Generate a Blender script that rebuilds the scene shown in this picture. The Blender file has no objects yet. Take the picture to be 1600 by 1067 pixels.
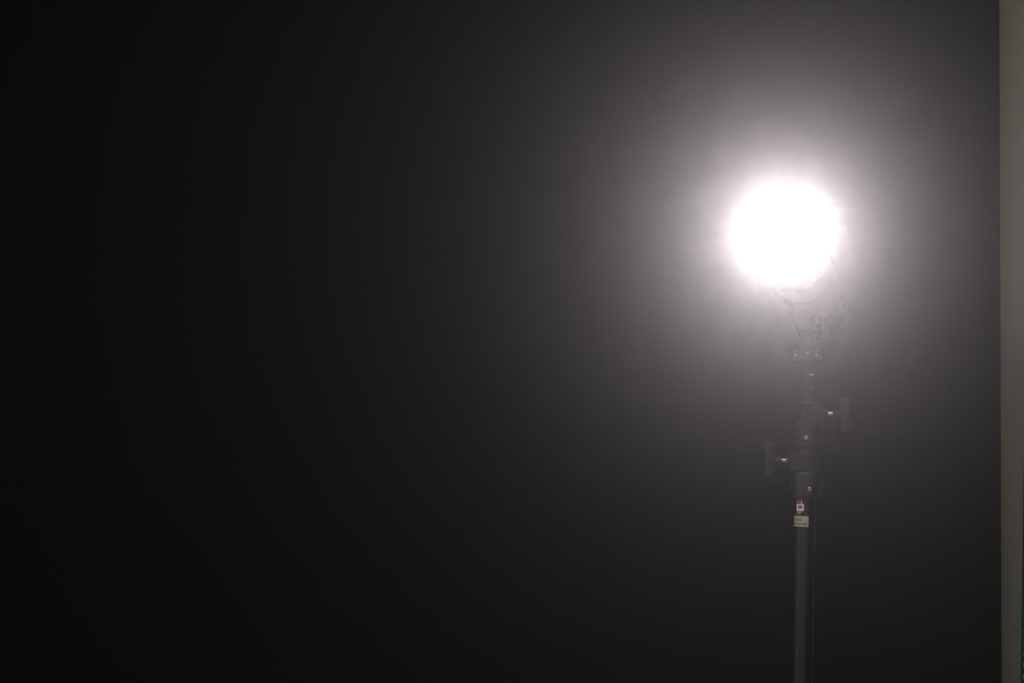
import bpy, bmesh, math
from mathutils import Vector, Matrix

PI = math.pi
scene = bpy.context.scene
COL = scene.collection

# ------------------------------------------------------------------ camera
CAM_Z = 1.5
FPX = 3778.0                       # focal length in pixels of the 1600x1067 frame
cam_data = bpy.data.cameras.new('camera')
cam_data.sensor_width = 36.0
cam_data.lens = 36.0 * FPX / 1600.0
cam_data.clip_start = 0.02
cam = bpy.data.objects.new('camera', cam_data)
COL.objects.link(cam)
cam.location = (0, 0, CAM_Z)
cam.rotation_euler = (PI / 2, 0, 0)
scene.camera = cam

# ------------------------------------------------------------------ light levels
LAMP_STRENGTH = 4800.0             # radiance of the lamp's frosted front glass
GLARE_FORWARD = 0.00103             # added haze imitating lens glare, forward scattering share
GLARE_EVEN = 0.00003                 # and the share that scatters evenly
scene.view_settings.view_transform = 'Standard'
scene.view_settings.look = 'None'
scene.view_settings.gamma = 1.0
scene.view_settings.exposure = 0.0
scene.view_settings.use_curve_mapping = False
scene.cycles.adaptive_threshold = 0.03
scene.cycles.denoising_input_passes = 'RGB_ALBEDO'
scene.cycles.max_bounces = 4
scene.cycles.diffuse_bounces = 4
scene.cycles.glossy_bounces = 3

# the world: no daylight, but an even thin haze is added to imitate lens glare round the lamp
world = bpy.data.worlds.new('glare_haze')
scene.world = world
world.use_nodes = True
wn = world.node_tree.nodes
wl = world.node_tree.links
wn.clear()
wout = wn.new('ShaderNodeOutputWorld')
wbg = wn.new('ShaderNodeBackground')
wbg.inputs['Color'].default_value = (0, 0, 0, 1)
wbg.inputs['Strength'].default_value = 0.0
wl.new(wbg.outputs[0], wout.inputs['Surface'])
v1 = wn.new('ShaderNodeVolumeScatter')
v1.inputs['Color'].default_value = (1.0, 0.92, 0.97, 1)  # pinkish tint of the glare put into the haze colour
v1.inputs['Density'].default_value = GLARE_FORWARD
v1.inputs['Anisotropy'].default_value = 0.952
v2 = wn.new('ShaderNodeVolumeScatter')
v2.inputs['Color'].default_value = (0.95, 1.0, 0.95, 1)
v2.inputs['Density'].default_value = GLARE_EVEN
v2.inputs['Anisotropy'].default_value = 0.3
vadd = wn.new('ShaderNodeAddShader')
wl.new(v1.outputs[0], vadd.inputs[0])
wl.new(v2.outputs[0], vadd.inputs[1])
wl.new(vadd.outputs[0], wout.inputs['Volume'])
world.cycles.volume_sampling = 'EQUIANGULAR'
world.cycles.homogeneous_volume = True

# ------------------------------------------------------------------ materials
def material(name, color, rough=0.6, metal=0.0, spec=0.5, noise=None, bump=None, coat=0.0):
    """noise = (scale, second colour), bump = (scale, strength)"""
    m = bpy.data.materials.new(name)
    m.use_nodes = True
    nt = m.node_tree
    b = nt.nodes['Principled BSDF']
    b.inputs['Base Color'].default_value = (*color, 1)
    b.inputs['Roughness'].default_value = rough
    b.inputs['Metallic'].default_value = metal
    b.inputs['Specular IOR Level'].default_value = spec
    b.inputs['Coat Weight'].default_value = coat
    tc = nt.nodes.new('ShaderNodeTexCoord')
    if noise:
        n = nt.nodes.new('ShaderNodeTexNoise')
        n.inputs['Scale'].default_value = noise[0]
        n.inputs['Detail'].default_value = 4
        r = nt.nodes.new('ShaderNodeMix')
        r.data_type = 'RGBA'
        r.inputs[6].default_value = (*color, 1)
        r.inputs[7].default_value = (*noise[1], 1)
        nt.links.new(tc.outputs['Object'], n.inputs['Vector'])
        nt.links.new(n.outputs['Fac'], r.inputs[0])
        nt.links.new(r.outputs[2], b.inputs['Base Color'])
    if bump:
        n2 = nt.nodes.new('ShaderNodeTexNoise')
        n2.inputs['Scale'].default_value = bump[0]
        bp = nt.nodes.new('ShaderNodeBump')
        bp.inputs['Strength'].default_value = bump[1]
        bp.inputs['Distance'].default_value = 0.002
        nt.links.new(tc.outputs['Object'], n2.inputs['Vector'])
        nt.links.new(n2.outputs['Fac'], bp.inputs['Height'])
        nt.links.new(bp.outputs[0], b.inputs['Normal'])
    return m

M_WALL = material('cream_wall_paint', (0.66, 0.60, 0.515), 0.85, noise=(1.5, (0.62, 0.555, 0.475)), bump=(90, 0.15))
M_SHADEWALL = material('shading_wall_black', (0.02, 0.02, 0.021), 0.8, noise=(2, (0.026, 0.026, 0.026)), bump=(90, 0.15))  # black chosen to cut the bounce on the stand's right side
M_CEIL = material('ceiling_paint', (0.66, 0.66, 0.64), 0.9, noise=(2, (0.62, 0.62, 0.60)))
M_FLOOR = material('grey_floor', (0.10, 0.10, 0.10), 0.6, noise=(6, (0.14, 0.135, 0.13)), bump=(60, 0.1))
M_BASE = material('baseboard_paint', (0.20, 0.19, 0.17), 0.6, noise=(8, (0.17, 0.16, 0.15)))
M_CLOTH = material('black_backdrop_paper', (0.006, 0.006, 0.007), 0.95, spec=0.1, noise=(3, (0.008, 0.008, 0.008)))
M_STEEL = material('black_chrome', (0.008, 0.010, 0.012), 0.22, spec=0.5, noise=(40, (0.010, 0.012, 0.013)))
M_CAST = material('black_cast_alloy', (0.009, 0.009, 0.010), 0.30, spec=0.45, noise=(120, (0.013, 0.013, 0.014)), bump=(900, 0.1))
M_PLAST = material('black_plastic', (0.010, 0.010, 0.011), 0.45, spec=0.4, noise=(60, (0.014, 0.014, 0.015)), bump=(700, 0.12))
M_CHROME = material('bright_zinc', (0.75, 0.73, 0.68), 0.25, metal=1.0, noise=(200, (0.62, 0.60, 0.55)))
M_BRASS = material('brass_rivet', (0.72, 0.62, 0.42), 0.28, metal=1.0, noise=(200, (0.62, 0.53, 0.36)))
M_GREY = material('grey_paint', (0.05, 0.05, 0.052), 0.45, noise=(80, (0.06, 0.06, 0.062)))
M_LABEL = material('grey_label', (0.50, 0.46, 0.40), 0.6, noise=(500, (0.44, 0.40, 0.35)))
M_WHITE = material('white_print', (0.80, 0.76, 0.74), 0.6, noise=(500, (0.74, 0.71, 0.70)))
M_RED = material('red_print', (0.55, 0.03, 0.035), 0.55, noise=(500, (0.47, 0.035, 0.04)))
M_INK = material('dark_ink', (0.030, 0.024, 0.018), 0.7, noise=(500, (0.045, 0.036, 0.026)))
M_FADED = material('faded_ink', (0.085, 0.068, 0.050), 0.7, noise=(500, (0.12, 0.095, 0.07)))
M_GREEN = material('dark_green_enamel', (0.001, 0.050, 0.040), 0.55, spec=0.3, noise=(60, (0.002, 0.058, 0.046)))

M_PALEGREEN = material('pale_green_sheet', (0.36, 0.54, 0.50), 0.7, noise=(20, (0.33, 0.50, 0.46)))

def glass_emitter(name, strength):
    m = bpy.data.materials.new(name)
    m.use_nodes = True
    nt = m.node_tree
    nt.nodes.clear()
    o = nt.nodes.new('ShaderNodeOutputMaterial')
    e = nt.nodes.new('ShaderNodeEmission')
    e.inputs['Color'].default_value = (1.0, 0.985, 0.97, 1)
    e.inputs['Strength'].default_value = strength
    nt.links.new(e.outputs[0], o.inputs['Surface'])
    return m
M_GLOW = glass_emitter('lit_frosted_glass', LAMP_STRENGTH)

# ------------------------------------------------------------------ mesh helpers
def link(name, bm, mat, parent=None, smooth=True, xf=None):
    """ONE mesh object; xf moves the mesh into the parent's frame"""
    if xf is not None:
        bm.transform(xf)
    bmesh.ops.recalc_face_normals(bm, faces=bm.faces)
    me = bpy.data.meshes.new(name)
    bm.to_mesh(me)
    bm.free()
    me.materials.append(mat)
    if smooth:
        me.polygons.foreach_set('use_smooth', [True] * len(me.polygons))
        me.set_sharp_from_angle(angle=math.radians(35))
    o = bpy.data.objects.new(name, me)
    COL.objects.link(o)
    if parent is not None:
        o.parent = parent
    return o

def box(bm, x0, x1, y0, y1, z0, z1, bevel=0.0, seg=2):
    r = bmesh.ops.create_cube(bm, size=1.0)
    vs = r['verts']
    bmesh.ops.scale(bm, vec=(x1 - x0, y1 - y0, z1 - z0), verts=vs)
    bmesh.ops.translate(bm, vec=((x0 + x1) / 2, (y0 + y1) / 2, (z0 + z1) / 2), verts=vs)
    if bevel > 0:
        es = list({e for v in vs for e in v.link_edges})
        bmesh.ops.bevel(bm, geom=es, offset=bevel, segments=seg, affect='EDGES', profile=0.6)

def lathe(bm, prof, n=48, xf=None, cap0=True, cap1=True, close=False):
    """prof: list of (radius, z) turned about z"""
    rings = []
    new = []
    for r, z in prof:
        ring = []
        for i in range(n):
            a = 2 * PI * i / n
            v = bm.verts.new((r * math.cos(a), r * math.sin(a), z))
            ring.append(v)
            new.append(v)
        rings.append(ring)
    pairs = list(zip(rings[:-1], rings[1:]))
    if close:
        pairs.append((rings[-1], rings[0]))
    for a, b in pairs:
        for i in range(n):
            bm.faces.new((a[i], a[(i + 1) % n], b[(i + 1) % n], b[i]))
    if not close:
        if cap0:
            bm.faces.new(rings[0])
        if cap1:
            bm.faces.new(rings[-1])
    if xf is not None:
        bmesh.ops.transform(bm, matrix=xf, verts=new)

def axis_frame(p, d):
    """matrix that maps local z to direction d and the origin to p"""
    q = Vector(d).normalized().to_track_quat('Z', 'Y')
    return Matrix.Translation(Vector(p)) @ q.to_matrix().to_4x4()

def rod(bm, p, q, r, n=24, chamfer=0.0):
    p, q = Vector(p), Vector(q)
    L = (q - p).length
    c = chamfer
    prof = [(r, 0), (r, L)] if c == 0 else [(r - c, 0), (r, c), (r, L - c), (r - c, L)]
    lathe(bm, prof, n, axis_frame(p, q - p))

def patch(bm, R, a0, a1, z0, z1, n=16):
    """a thin wrap on a tube; angle 0 faces the camera (-y), positive to the right"""
    t = 0.00012
    cols = []
    for i in range(n + 1):
        a = a0 + (a1 - a0) * i / n
        s, c = math.sin(a), -math.cos(a)
        cols.append([bm.verts.new((rr * s, rr * c, z)) for rr in (R, R + t) for z in (z0, z1)])
    for p, q in zip(cols[:-1], cols[1:]):
        bm.faces.new((p[2], q[2], q[3], p[3]))
        bm.faces.new((p[0], p[1], q[1], q[0]))
        bm.faces.new((p[1], p[3], q[3], q[1]))
        bm.faces.new((p[0], q[0], q[2], p[2]))
    bm.faces.new((cols[0][0], cols[0][2], cols[0][3], cols[0][1]))
    bm.faces.new((cols[-1][0], cols[-1][1], cols[-1][3], cols[-1][2]))

def wrapped_text(bm, text, R, a0, a1, z0, z1):
    """lettering wrapped on a tube between two angles and two heights"""
    cu = bpy.data.curves.new('lettering', 'FONT')
    cu.body = text
    cu.resolution_u = 3
    ob = bpy.data.objects.new('lettering', cu)
    COL.objects.link(ob)
    bpy.context.view_layer.update()
    dg = bpy.context.evaluated_depsgraph_get()
    me = bpy.data.meshes.new_from_object(ob.evaluated_get(dg))
    bpy.data.objects.remove(ob)
    xs = [v.co.x for v in me.vertices]
    ys = [v.co.y for v in me.vertices]
    x0, x1, y0, y1 = min(xs), max(xs), min(ys), max(ys)
    bm.from_mesh(me)
    bpy.data.meshes.remove(me)
    bpy.data.curves.remove(cu)
    bmesh.ops.triangulate(bm, faces=bm.faces[:])
    for _ in range(5):
        es = [e for e in bm.edges if e.calc_length() > 0.16]
        if not es:
            break
        bmesh.ops.subdivide_edges(bm, edges=es, cuts=1)
        bmesh.ops.triangulate(bm, faces=bm.faces[:])
    for v in bm.verts:
        a = a0 + (a1 - a0) * (v.co.x - x0) / (x1 - x0)
        z = z0 + (z1 - z0) * (v.co.y - y0) / (y1 - y0)
        v.co = (R * math.sin(a), -R * math.cos(a), z)

def empty(name, loc, label, cat, rot=(0, 0, 0)):
    o = bpy.data.objects.new(name, None)
    o.empty_display_size = 0.1
    COL.objects.link(o)
    o.location = loc
    o.rotation_euler = rot
    o['label'] = label
    o['category'] = cat
    return o

def structure(name, bm, mat, label):
    o = link(name, bm, mat, smooth=False)
    o['kind'] = 'structure'
    o['label'] = label
    return o

# ------------------------------------------------------------------ the room
X0, X1, Y0, Y1, ZC = -3.0, 3.2, -1.5, 6.07, 3.0
T = 0.12
def slab(*a):
    bm = bmesh.new()
    box(bm, *a)
    return bm
structure('floor', slab(X0 - T, X1 + T, Y0 - T, Y1 + T, -T, 0), M_FLOOR, 'dark grey studio floor')
structure('ceiling', slab(X0 - T, X1 + T, Y0 - T, Y1 + T, ZC, ZC + T), M_CEIL, 'pale studio ceiling')
structure('wall_back', slab(X0 - T, X1 + T, Y1, Y1 + T, 0, ZC), M_WALL, 'cream painted wall showing as a narrow strip beside the black backdrop')
structure('wall_left', slab(X0 - T, X0, Y0, Y1, 0, ZC), M_WALL, 'cream painted side wall')
structure('wall_right', slab(X1, X1 + T, Y0, Y1, 0, ZC), M_SHADEWALL, 'unseen side wall made black to darken the right of the stand')  # out of view; blackened so the tube's right side reflects dark
structure('wall_front', slab(X0 - T, X1 + T, Y0 - T, Y0, 0, ZC), M_WALL, 'cream painted wall opposite the backdrop')
structure('baseboard_back', slab(X0, X1, Y1 - 0.015, Y1, 0, 0.09), M_BASE, 'dark baseboard along the wall behind the backdrop')

# ------------------------------------------------------------------ black backdrop
YB = 5.90
KB = YB / FPX
bd = empty('studio_backdrop', (-0.35, YB, 0), 'large plain black paper backdrop hanging behind the lit lamp', 'backdrop')
bm = bmesh.new()
xr_top = (1561.4 - 800) * KB + 0.35
xr_bot = (1564.9 - 800) * KB + 0.35
# sheet: outline in x-z, swept 3 mm deep, with the very slight sway of hanging paper
def sheet(bm):
    nx, nz = 24, 10
    zt, zb = 2.86, 0.004
    grid = []
    for d in (0.0, 0.003):
        rows = []
        for j in range(nz + 1):
            z = zb + (zt - zb) * j / nz
            f = (z - (CAM_Z - 533 * KB)) / (1067 * KB)
            xr = xr_bot + (xr_top - xr_bot) * f
            row = []
            for i in range(nx + 1):
                x = -2.45 + (xr + 2.45) * i / nx
                y = d + 0.004 * math.sin(2.2 * x) * (1 - z / 3.0)
                row.append(bm.verts.new((x, y, z)))
            rows.append(row)
        grid.append(rows)
    a, b = grid
    for j in range(nz):
        for i in range(nx):
            bm.faces.new((a[j][i], a[j][i + 1], a[j + 1][i + 1], a[j + 1][i]))
            bm.faces.new((b[j][i], b[j + 1][i], b[j + 1][i + 1], b[j][i + 1]))
        bm.faces.new((a[j][0], a[j + 1][0], b[j + 1][0], b[j][0]))
        bm.faces.new((a[j][nx], b[j][nx], b[j + 1][nx], a[j + 1][nx]))
    for i in range(nx):
        bm.faces.new((a[0][i], b[0][i], b[0][i + 1], a[0][i + 1]))
        bm.faces.new((a[nz][i], a[nz][i + 1], b[nz][i + 1], b[nz][i]))
sheet(bm)
link('sheet', bm, M_CLOTH, bd)
bm = bmesh.new()
rod(bm, (-2.50, 0.045, 2.86), (xr_top + 0.04, 0.045, 2.86), 0.045, 32, 0.003)
link('roll', bm, M_CLOTH, bd)
for x in (-2.2, 1.7):
    bm = bmesh.new()
    box(bm, x - 0.02, x + 0.02, 0.03, 0.17, 2.90, 2.93, 0.003)
    box(bm, x - 0.02, x + 0.02, 0.03, 0.06, 2.92, 3.0, 0.003)
    link('hanging_bracket', bm, M_GREY, bd)

# ------------------------------------------------------------------ dark green wire grid by the right edge
YG = 5.75
KG = YG / FPX
lean = math.radians(1.455)
gp = empty('wire_grid_panel', (1.2005, YG, 0),
           'dark green gridded panel with pale squares leaning at the right edge of the picture', 'panel', (math.radians(-3), lean, 0))
W, H, P = 0.33, 1.60, 0.0274
nv, nh = int(W / P), int(H / P)
for i in range(nv + 1):
    bm = bmesh.new()
    if i in (0, nv):
        box(bm, i * P, i * P + 0.0038, -0.005, 0.005, 0, nh * P + 0.01, 0.001, 1)
        link('frame_post', bm, M_GREEN, gp, False)
    else:
        box(bm, i * P - 0.005, i * P + 0.005, -0.002, 0.002, 0.0, nh * P, 0)
        link('upright_bar', bm, M_GREEN, gp, False)
bm = bmesh.new()
box(bm, 0.004, nv * P, 0.003, 0.006, 0.002, nh * P + 0.005, 0)
link('backing_sheet', bm, M_PALEGREEN, gp, False)
bar = None
for j in range(nh + 1):
    if bar is None:
        bm = bmesh.new()
        box(bm, 0.003, nv * P, -0.0035, 0.0035, 0.0, 0.0122, 0)
        bar = link('cross_bar', bm, M_GREEN, gp, False)
    else:
        c = bar.copy()
        COL.objects.link(c)
        c.parent = gp
        c.location.z = j * P - 0.004

# ------------------------------------------------------------------ the light stand
D = 4.155
K = D / FPX                                   # metres per pixel at the stand
def zz(y):
    return CAM_Z + (533 - y) * K
SLOPE = 0.018
bx = (1262 + 600 * SLOPE - 800 - SLOPE * (533 + CAM_Z / K)) * K      # axis where it meets the floor
LEAN = math.atan(SLOPE)
st = empty('light_stand', (bx, D, 0), 'black telescopic light stand with two T-knob clamps holding the lamp', 'light stand', (0, LEAN, 0))

def prof(rows, close=False):
    return [(r * K, zz(y)) for r, y in rows]

def turned(name, rows, mat, parent=st, dx=0.0, n=48):
    bm = bmesh.new()
    lathe(bm, prof(rows), n, Matrix.Translation((dx * K, 0, 0)))
    return link(name, bm, mat, parent)

# tubes and collars, bottom to top: (radius px, image row)
R_LOW = 16.5
low = turned('lower_tube', [(R_LOW, 1500), (R_LOW, 770)], M_STEEL, dx=-0.8)
turned('base_sleeve', [(19, 1790), (24, 1788), (24, 1746), (20, 1742), (R_LOW, 1738)], M_CAST, dx=-0.8)
turned('lower_shaft', [(R_LOW, 1800), (R_LOW, 1480)], M_STEEL, dx=-0.8)
turned('lower_collar', [(22.6, 776.5), (23.8, 775.2), (23.8, 737), (22.8, 735.5), (18, 735.2)], M_CAST, dx=1.4)
turned('seat_ring', [(16, 706), (19, 705), (19, 701.5), (16.6, 700.9), (16.6, 699.5), (18.4, 699), (18.4, 697.8), (15, 697.6)], M_STEEL, dx=2.0)
turned('middle_collar', [(20.4, 698), (21.7, 696.8), (21.7, 656.6), (20.6, 655.2), (12, 654.8)], M_CAST, dx=2.6)
turned('upper_tube', [(10.6, 657), (10.6, 606), (9.5, 605)], M_STEEL, dx=-0.6)
turned('flared_ring', [(12.8, 632.5), (15.4, 631.5), (15.9, 629.5), (15.2, 628.2), (13.7, 627.8), (13.7, 626.4), (14.8, 625.8), (14.4, 622.4), (13.2, 620.4), (10.6, 619.6)], M_CAST, dx=0.8)
turned('tube_cap', [(10.4, 608.5), (12.2, 607.6), (12.2, 605.2), (10.8, 604.8), (10.8, 603.6), (11.8, 603.0), (11.4, 601.2), (9.8, 600.2), (5, 600)], M_PLAST, dx=0.2)
turned('spigot', [(4.6, 604), (4.6, 577), (3.7, 576), (3.7, 572), (4.6, 571), (4.6, 565.6)], M_STEEL, dx=-0.6, n=32)

# clamp blocks with their tightening screws
def clamp(name, y0, y1, r, dx, xin, xout, depth, side):
    bm = bmesh.new()
    lathe(bm, prof([(r - 0.8, y1), (r, y1 - 1), (r, y0 + 1), (r - 0.8, y0)]), 48, Matrix.Translation((dx * K, 0, 0)))
    xs = sorted((xin * K, xout * K))
    box(bm, xs[0], xs[1], -depth * K, depth * K, zz(y1), zz(y0), 1.2 * K)
    return link(name, bm, M_CAST, st)

def tightener(cl, yc, x_block, x_knob, hk0, hk1, side, wk):
    """washers, bright thread, sleeve and a tall T-shaped knob, all on one horizontal screw"""
    z = zz(yc)
    s = side
    def seg(name, xa, xb, r, mat, c=0.4):
        bm = bmesh.new()
        rod(bm, (xa * K, 0, z), (xb * K, 0, z), r * K, 28, c * K)
        return link(name, bm, mat, cl)
    seg('washer', x_block, x_block + s * 2.6, 7.2, M_CAST)
    seg('washer', x_block + s * 3.0, x_block + s * 6.4, 6.2, M_CAST)
    # bright screw thread, turned as a row of ridges
    bm = bmesh.new()
    L = 8.0
    rows = []
    for i in range(17):
        rows.append(((4.9 if i % 4 in (1, 2) else 3.6) * K, L * K * i / 16))
    lathe(bm, rows, 28, axis_frame(((x_block + s * 6.4) * K, 0, z), (s, 0, 0.0)))
    link('screw_thread', bm, M_CHROME, cl)
    seg('knob_neck', x_block + s * 14.2, x_knob + s * 2, 5.4, M_PLAST)
    # knob: rounded upright bar, tapered a little, with a raised rib on its inner face
    bm = bmesh.new()
    xa, xb = sorted((x_knob * K, (x_knob + s * wk) * K))
    box(bm, xa, xb, -8.5 * K, 8.5 * K, zz(hk1), zz(hk0), 2.6 * K, 4)
    for v in bm.verts:
        f = abs(v.co.z - z) / ((hk1 - hk0) / 2 * K)
        v.co.y *= 1.0 - 0.18 * f
    kn = link('t_knob', bm, M_PLAST, cl)
    bm = bmesh.new()
    lathe(bm, [(6.6 * K, 0), (7.6 * K, 0.8 * K), (7.6 * K, 3 * K)], 28, axis_frame(((x_knob - s * 1.4) * K, 0, z), (s, 0, 0)))
    link('knob_boss', bm, M_PLAST, kn)

VIEW = math.atan((1258 - 800) / FPX)            # the stand is seen from a little to its left
def ax(y):                                     # image column of the stand's axis at a row
    return 1262 - (y - 600) * SLOPE

c_up = clamp('upper_clamp', 632.4, 655, 10.9, -0.8, 4, 1286.6 - ax(644), 9.5, 1)
tightener(c_up, 645.5, 1286.6 - ax(645), 1313.2 - ax(645), 620, 673, 1, 14.5)
c_lo = clamp('lower_clamp', 704.8, 735.4, 20.0, 0.4, -4, 1234.5 - ax(720), 13.5, -1)
tightener(c_lo, 719.5, 1234.5 - ax(720), 1209.8 - ax(720), 692.5, 746.5, -1, 15)

def rivet(x, y, r_collar, dx, parent, mat=M_BRASS, r=3.1):
    """ring-shaped rivet head on the front of a collar"""
    s = max(-1, min(1, (x - ax(y) - dx) / r_collar))
    a = math.asin(s) - VIEW
    p = Vector(((dx + r_collar * math.sin(a)) * K, -r_collar * math.cos(a) * K, zz(y)))
    d = (math.sin(a), -math.cos(a), 0)
    bm = bmesh.new()
    lathe(bm, [(r * K, -0.8 * K), (r * K, 0.3 * K), (r * 0.8 * K, 0.7 * K), (r * 0.66 * K, 0.5 * K), (r * 0.62 * K, -0.7 * K),
               (r * 0.40 * K, -0.7 * K), (r * 0.36 * K, 0.45 * K), (r * 0.12 * K, 0.7 * K)], 24, axis_frame(p, d))
    o = link('rivet', bm, mat, parent)
    return o
rivet(1259.8, 682, 21.6, 2.6, st)
rivet(1265.2, 761.8, 23.7, 1.4, st)
rivet(1236.6, 759.3, 23.7, 1.4, st, M_CHROME, 2.6)
# small locking pin on the spigot
bm = bmesh.new()
rod(bm, (2 * K, -2 * K, zz(584.5)), (8.4 * K, -3.4 * K, zz(584.5)), 1.9 * K, 16, 0.5 * K)
link('locking_pin', bm, M_CHROME, st)

# printed mark on the tube: small white letters, white square round a red square, two thin lines
RL = R_LOW * K
dxl = Matrix.Translation((-0.8 * K, 0, 0))
def az(x, y):                                  # image column -> angle round the lower tube
    return math.asin(max(-0.999, min(0.999, (x - ax(y) + 0.8) / R_LOW))) - VIEW
def pt(name, fn, mat, parent, *a):
    bm = bmesh.new()
    fn(bm, *a)
    return link(name, bm, mat, parent, xf=dxl)
logo = pt('logo_square', patch, M_WHITE, low, RL, az(1245.0, 791), az(1256.0, 791), zz(796.6), zz(785.8))
logo['label'] = 'white square printed mark with a red centre'
pt('red_square', patch, M_RED, logo, RL + 0.00015, az(1247.3, 791), az(1253.6, 791), zz(793.4), zz(787.8))
pt('logo_letters', wrapped_text, M_WHITE, logo, 'M', RL + 0.0002, az(1246.4, 782), az(1249.8, 782), zz(784.2), zz(781.0))
def numeral_one(bm):
    patch(bm, RL, az(1252.0, 782), az(1253.2, 782), zz(785.0), zz(780.0), 3)
    patch(bm, RL, az(1251.0, 782), az(1252.0, 782), zz(782.6), zz(781.2), 3)
    patch(bm, RL, az(1251.4, 782), az(1253.9, 782), zz(785.0), zz(784.0), 3)
pt('logo_letters', numeral_one, M_WHITE, logo)
pt('print_line', patch, M_WHITE, logo, RL, az(1245.0, 799), az(1252.4, 799), zz(799.2), zz(798.2))
pt('print_line', patch, M_LABEL, logo, RL, az(1245.0, 802), az(1250.0, 802), zz(802.4), zz(801.4))
# grey number sticker
lab = pt('number_sticker', patch, M_LABEL, low, RL, math.radians(-115), az(1263.2, 813), zz(821.2), zz(804.8))
lab['label'] = 'grey sticker reading 040 wrapped round the tube'
pt('sticker_number', wrapped_text, M_INK, lab, '040', RL + 0.0002, math.radians(-84), az(1253.2, 810), zz(813.0), zz(807.6))
# second line: too worn to read, a run of small strokes
def worn_line(bm):
    heights = [4.0, 2.6, 3.0, 2.4, 2.5, 3.8, 2.4, 2.6, 2.4, 3.6, 2.5, 2.8, 4.2, 3.9]
    a = math.radians(-84)
    a_end = az(1261.2, 817)
    step = (a_end - a) / len(heights)
    for i, h in enumerate(heights):
        b0 = a + i * step
        patch(bm, RL + 0.00015, b0, b0 + step * 0.45, zz(818.4), zz(818.4 - h), 2)
        if i % 3 != 2:
            patch(bm, RL + 0.00015, b0, b0 + step * 0.95, zz(818.4), zz(817.4), 2)
        if i % 3 != 1:
            patch(bm, RL + 0.00015, b0, b0 + step * 0.9, zz(818.6 - h + 0.8), zz(818.6 - h), 2)
worn = pt('sticker_word', worn_line, M_FADED, lab)

# tripod legs with braces, below the frame
for i in range(3):
    a = 2 * PI * i / 3 + PI / 2 + 0.3
    c, s = math.cos(a), math.sin(a)
    def pr(r, z):
        return (r * c, r * s, z)
    bm = bmesh.new()
    rod(bm, pr(0.028, 0.62), pr(0.50, 0.022 + 0.50 * c * SLOPE), 0.0125, 20, 0.002)
    leg = link('leg', bm, M_STEEL, st)
    bm = bmesh.new()
    lathe(bm, [(0.014, 0), (0.018, 0.004), (0.018, 0.03), (0.014, 0.034)], 20, Matrix.Translation(pr(0.502, 0.502 * c * SLOPE + 0.0005)))
    link('rubber_foot', bm, M_PLAST, leg)
    bm = bmesh.new()
    rod(bm, pr(0.024, 0.145), pr(0.27, 0.313), 0.007, 16)
    link('brace', bm, M_STEEL, st)
turned('leg_hub', [(20, 1368), (29, 1366), (29, 1322), (24, 1318), (R_LOW, 1316)], M_CAST, dx=-0.8)

# ------------------------------------------------------------------ the lamp
zp = zz(560)
xp = (ax(560) - 0.6 - 800) * K
lp = empty('studio_lamp', (xp, D, zp), 'switched-on studio lamp head with round reflector blazing white on the stand', 'lamp')
F = Vector(((1224 - 800) / FPX * (D - 0.19), D - 0.19, CAM_Z + (533 - 362) / FPX * (D - 0.19))) - Vector((xp, D, zp))   # centre of the opening
C = Vector((0.0, 0.0, 0.128))                                                        # centre of the housing above the mount
A = (F - C).normalized()
HF = axis_frame(C, A)                          # local z = where the lamp points
LF = (F - C).length
S = 1.05                                       # dish size
def head(name, prof_rows, mat, parent=lp, n=64, **k):
    bm = bmesh.new()
    lathe(bm, prof_rows, n, HF, **k)
    return link(name, bm, mat, parent)
# housing with stepped ends
hs = head('housing', [(0.042, -0.125), (0.049, -0.122), (0.052, -0.112), (0.052, 0.080), (0.054, 0.084), (0.054, 0.104), (0.044, 0.108)], M_PLAST)
head('rear_panel', [(0.044, -0.128), (0.047, -0.127), (0.047, -0.120)], M_GREY)
head('trim_ring', [(0.052, 0.030), (0.0535, 0.031), (0.0535, 0.040), (0.052, 0.041)], M_GREY, hs)
# cooling slots: dark raised louvres round the housing
for i in range(18):
    a = 2 * PI * i / 18
    bm = bmesh.new()
    box(bm, -0.004, 0.004, 0.0505, 0.0527, -0.095, -0.035, 0.0006, 1)
    link('louvre', bm, M_PLAST, hs, xf=HF @ Matrix.Rotation(a, 4, 'Z'))
# dish reflector, open to the front
dish = [(0.044, 0.100), (0.046, 0.112), (0.050, 0.150), (0.0535, LF - 0.02), (0.0545, LF - 0.004), (0.0560, LF - 0.003), (0.0566, LF),
        (0.0552, LF + 0.001), (0.0540, LF - 0.002), (0.0520, LF - 0.02), (0.048, 0.150), (0.043, 0.114), (0.041, 0.104)]
head('reflector', [(r * S, z) for r, z in dish], M_PLAST, close=True)
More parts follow.
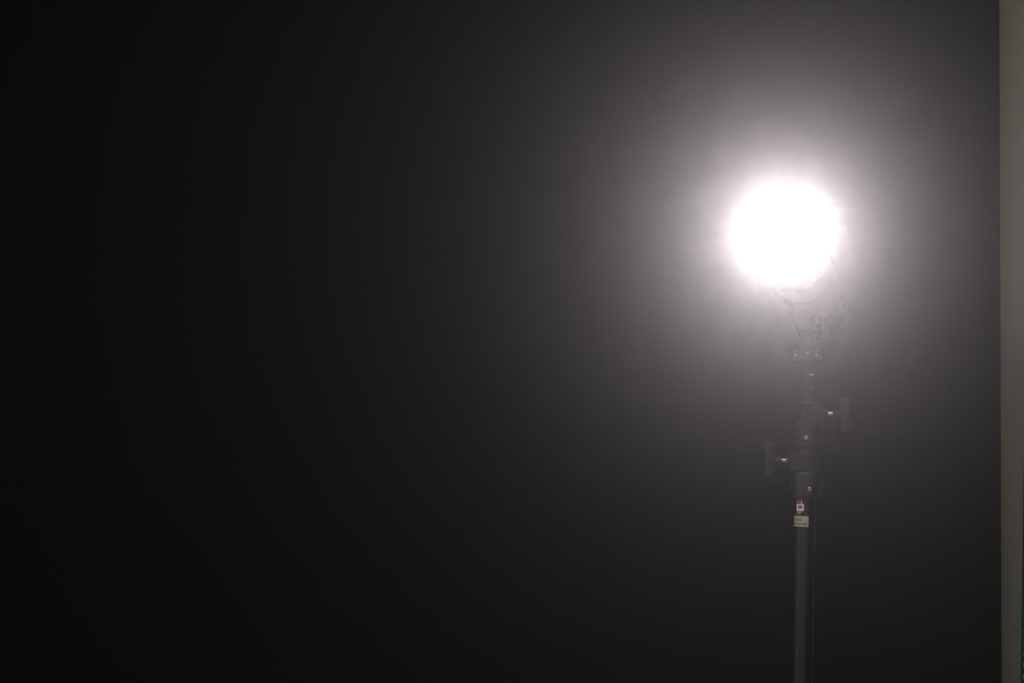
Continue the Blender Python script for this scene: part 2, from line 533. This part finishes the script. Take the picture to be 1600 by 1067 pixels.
# frosted front glass, gently domed, lit from within
head('front_glass', [(0.0536 * S, LF - 0.006), (0.040 * S, LF - 0.0035), (0.002, LF - 0.002)], M_GLOW, n=24, cap0=False)
# mount: socket on the spigot, knuckle and a U-shaped yoke
yaw = math.atan2(A.x, -A.y)
YF = Matrix.Rotation(yaw, 4, 'Z')
bm = bmesh.new()
lathe(bm, [(0.010, -0.0055), (0.013, -0.004), (0.013, 0.006), (0.010, 0.008)], 32)
link('socket', bm, M_CAST, lp)
bm = bmesh.new()
box(bm, -0.024, 0.024, -0.014, 0.014, -0.004, 0.016, 0.003, 2)
kb = link('knuckle', bm, M_CAST, lp, xf=YF)
for x, zo in ((-0.018, 0.0065), (0.003, 0.0095), (0.018, 0.0065)):
    bm = bmesh.new()
    lathe(bm, [(0.0028, 0), (0.0028, 0.0012), (0.0016, 0.0026)], 16, YF @ axis_frame((x, -0.0138, zo), (0, -1, 0)))
    link('screw', bm, M_CHROME, kb)
# two-lug tilt bracket between the knuckle and the underside of the housing, with its lever knob
bm = bmesh.new()
box(bm, -0.013, 0.013, -0.011, 0.011, 0.014, 0.052, 0.003, 2)
tb = link('tilt_bracket', bm, M_CAST, lp, xf=YF)
for s_ in (-1, 1):
    bm = bmesh.new()
    lathe(bm, [(0.0125, 0), (0.0140, 0.0008), (0.0140, 0.0052), (0.0125, 0.006)], 32, YF @ axis_frame((s_ * 0.0095, 0, 0.056), (s_, 0, 0)))
    link('tilt_lug', bm, M_CAST, tb)
bm = bmesh.new()
lathe(bm, [(0.009, -0.010), (0.012, -0.009), (0.012, 0.012), (0.016, 0.018), (0.016, 0.024)], 32, YF @ axis_frame((0, 0, 0.056), (0, 0, 1)))
link('housing_foot', bm, M_PLAST, tb)
bm = bmesh.new()
rod(bm, YF @ Vector((0.015, 0, 0.056)), YF @ Vector((0.026, 0, 0.056)), 0.005, 20, 0.0006)
lk = link('knob_neck', bm, M_CAST, tb)
bm = bmesh.new()
box(bm, 0.025, 0.037, -0.007, 0.007, 0.040, 0.072, 0.003, 3)
link('tilt_knob', bm, M_PLAST, lk, xf=YF)
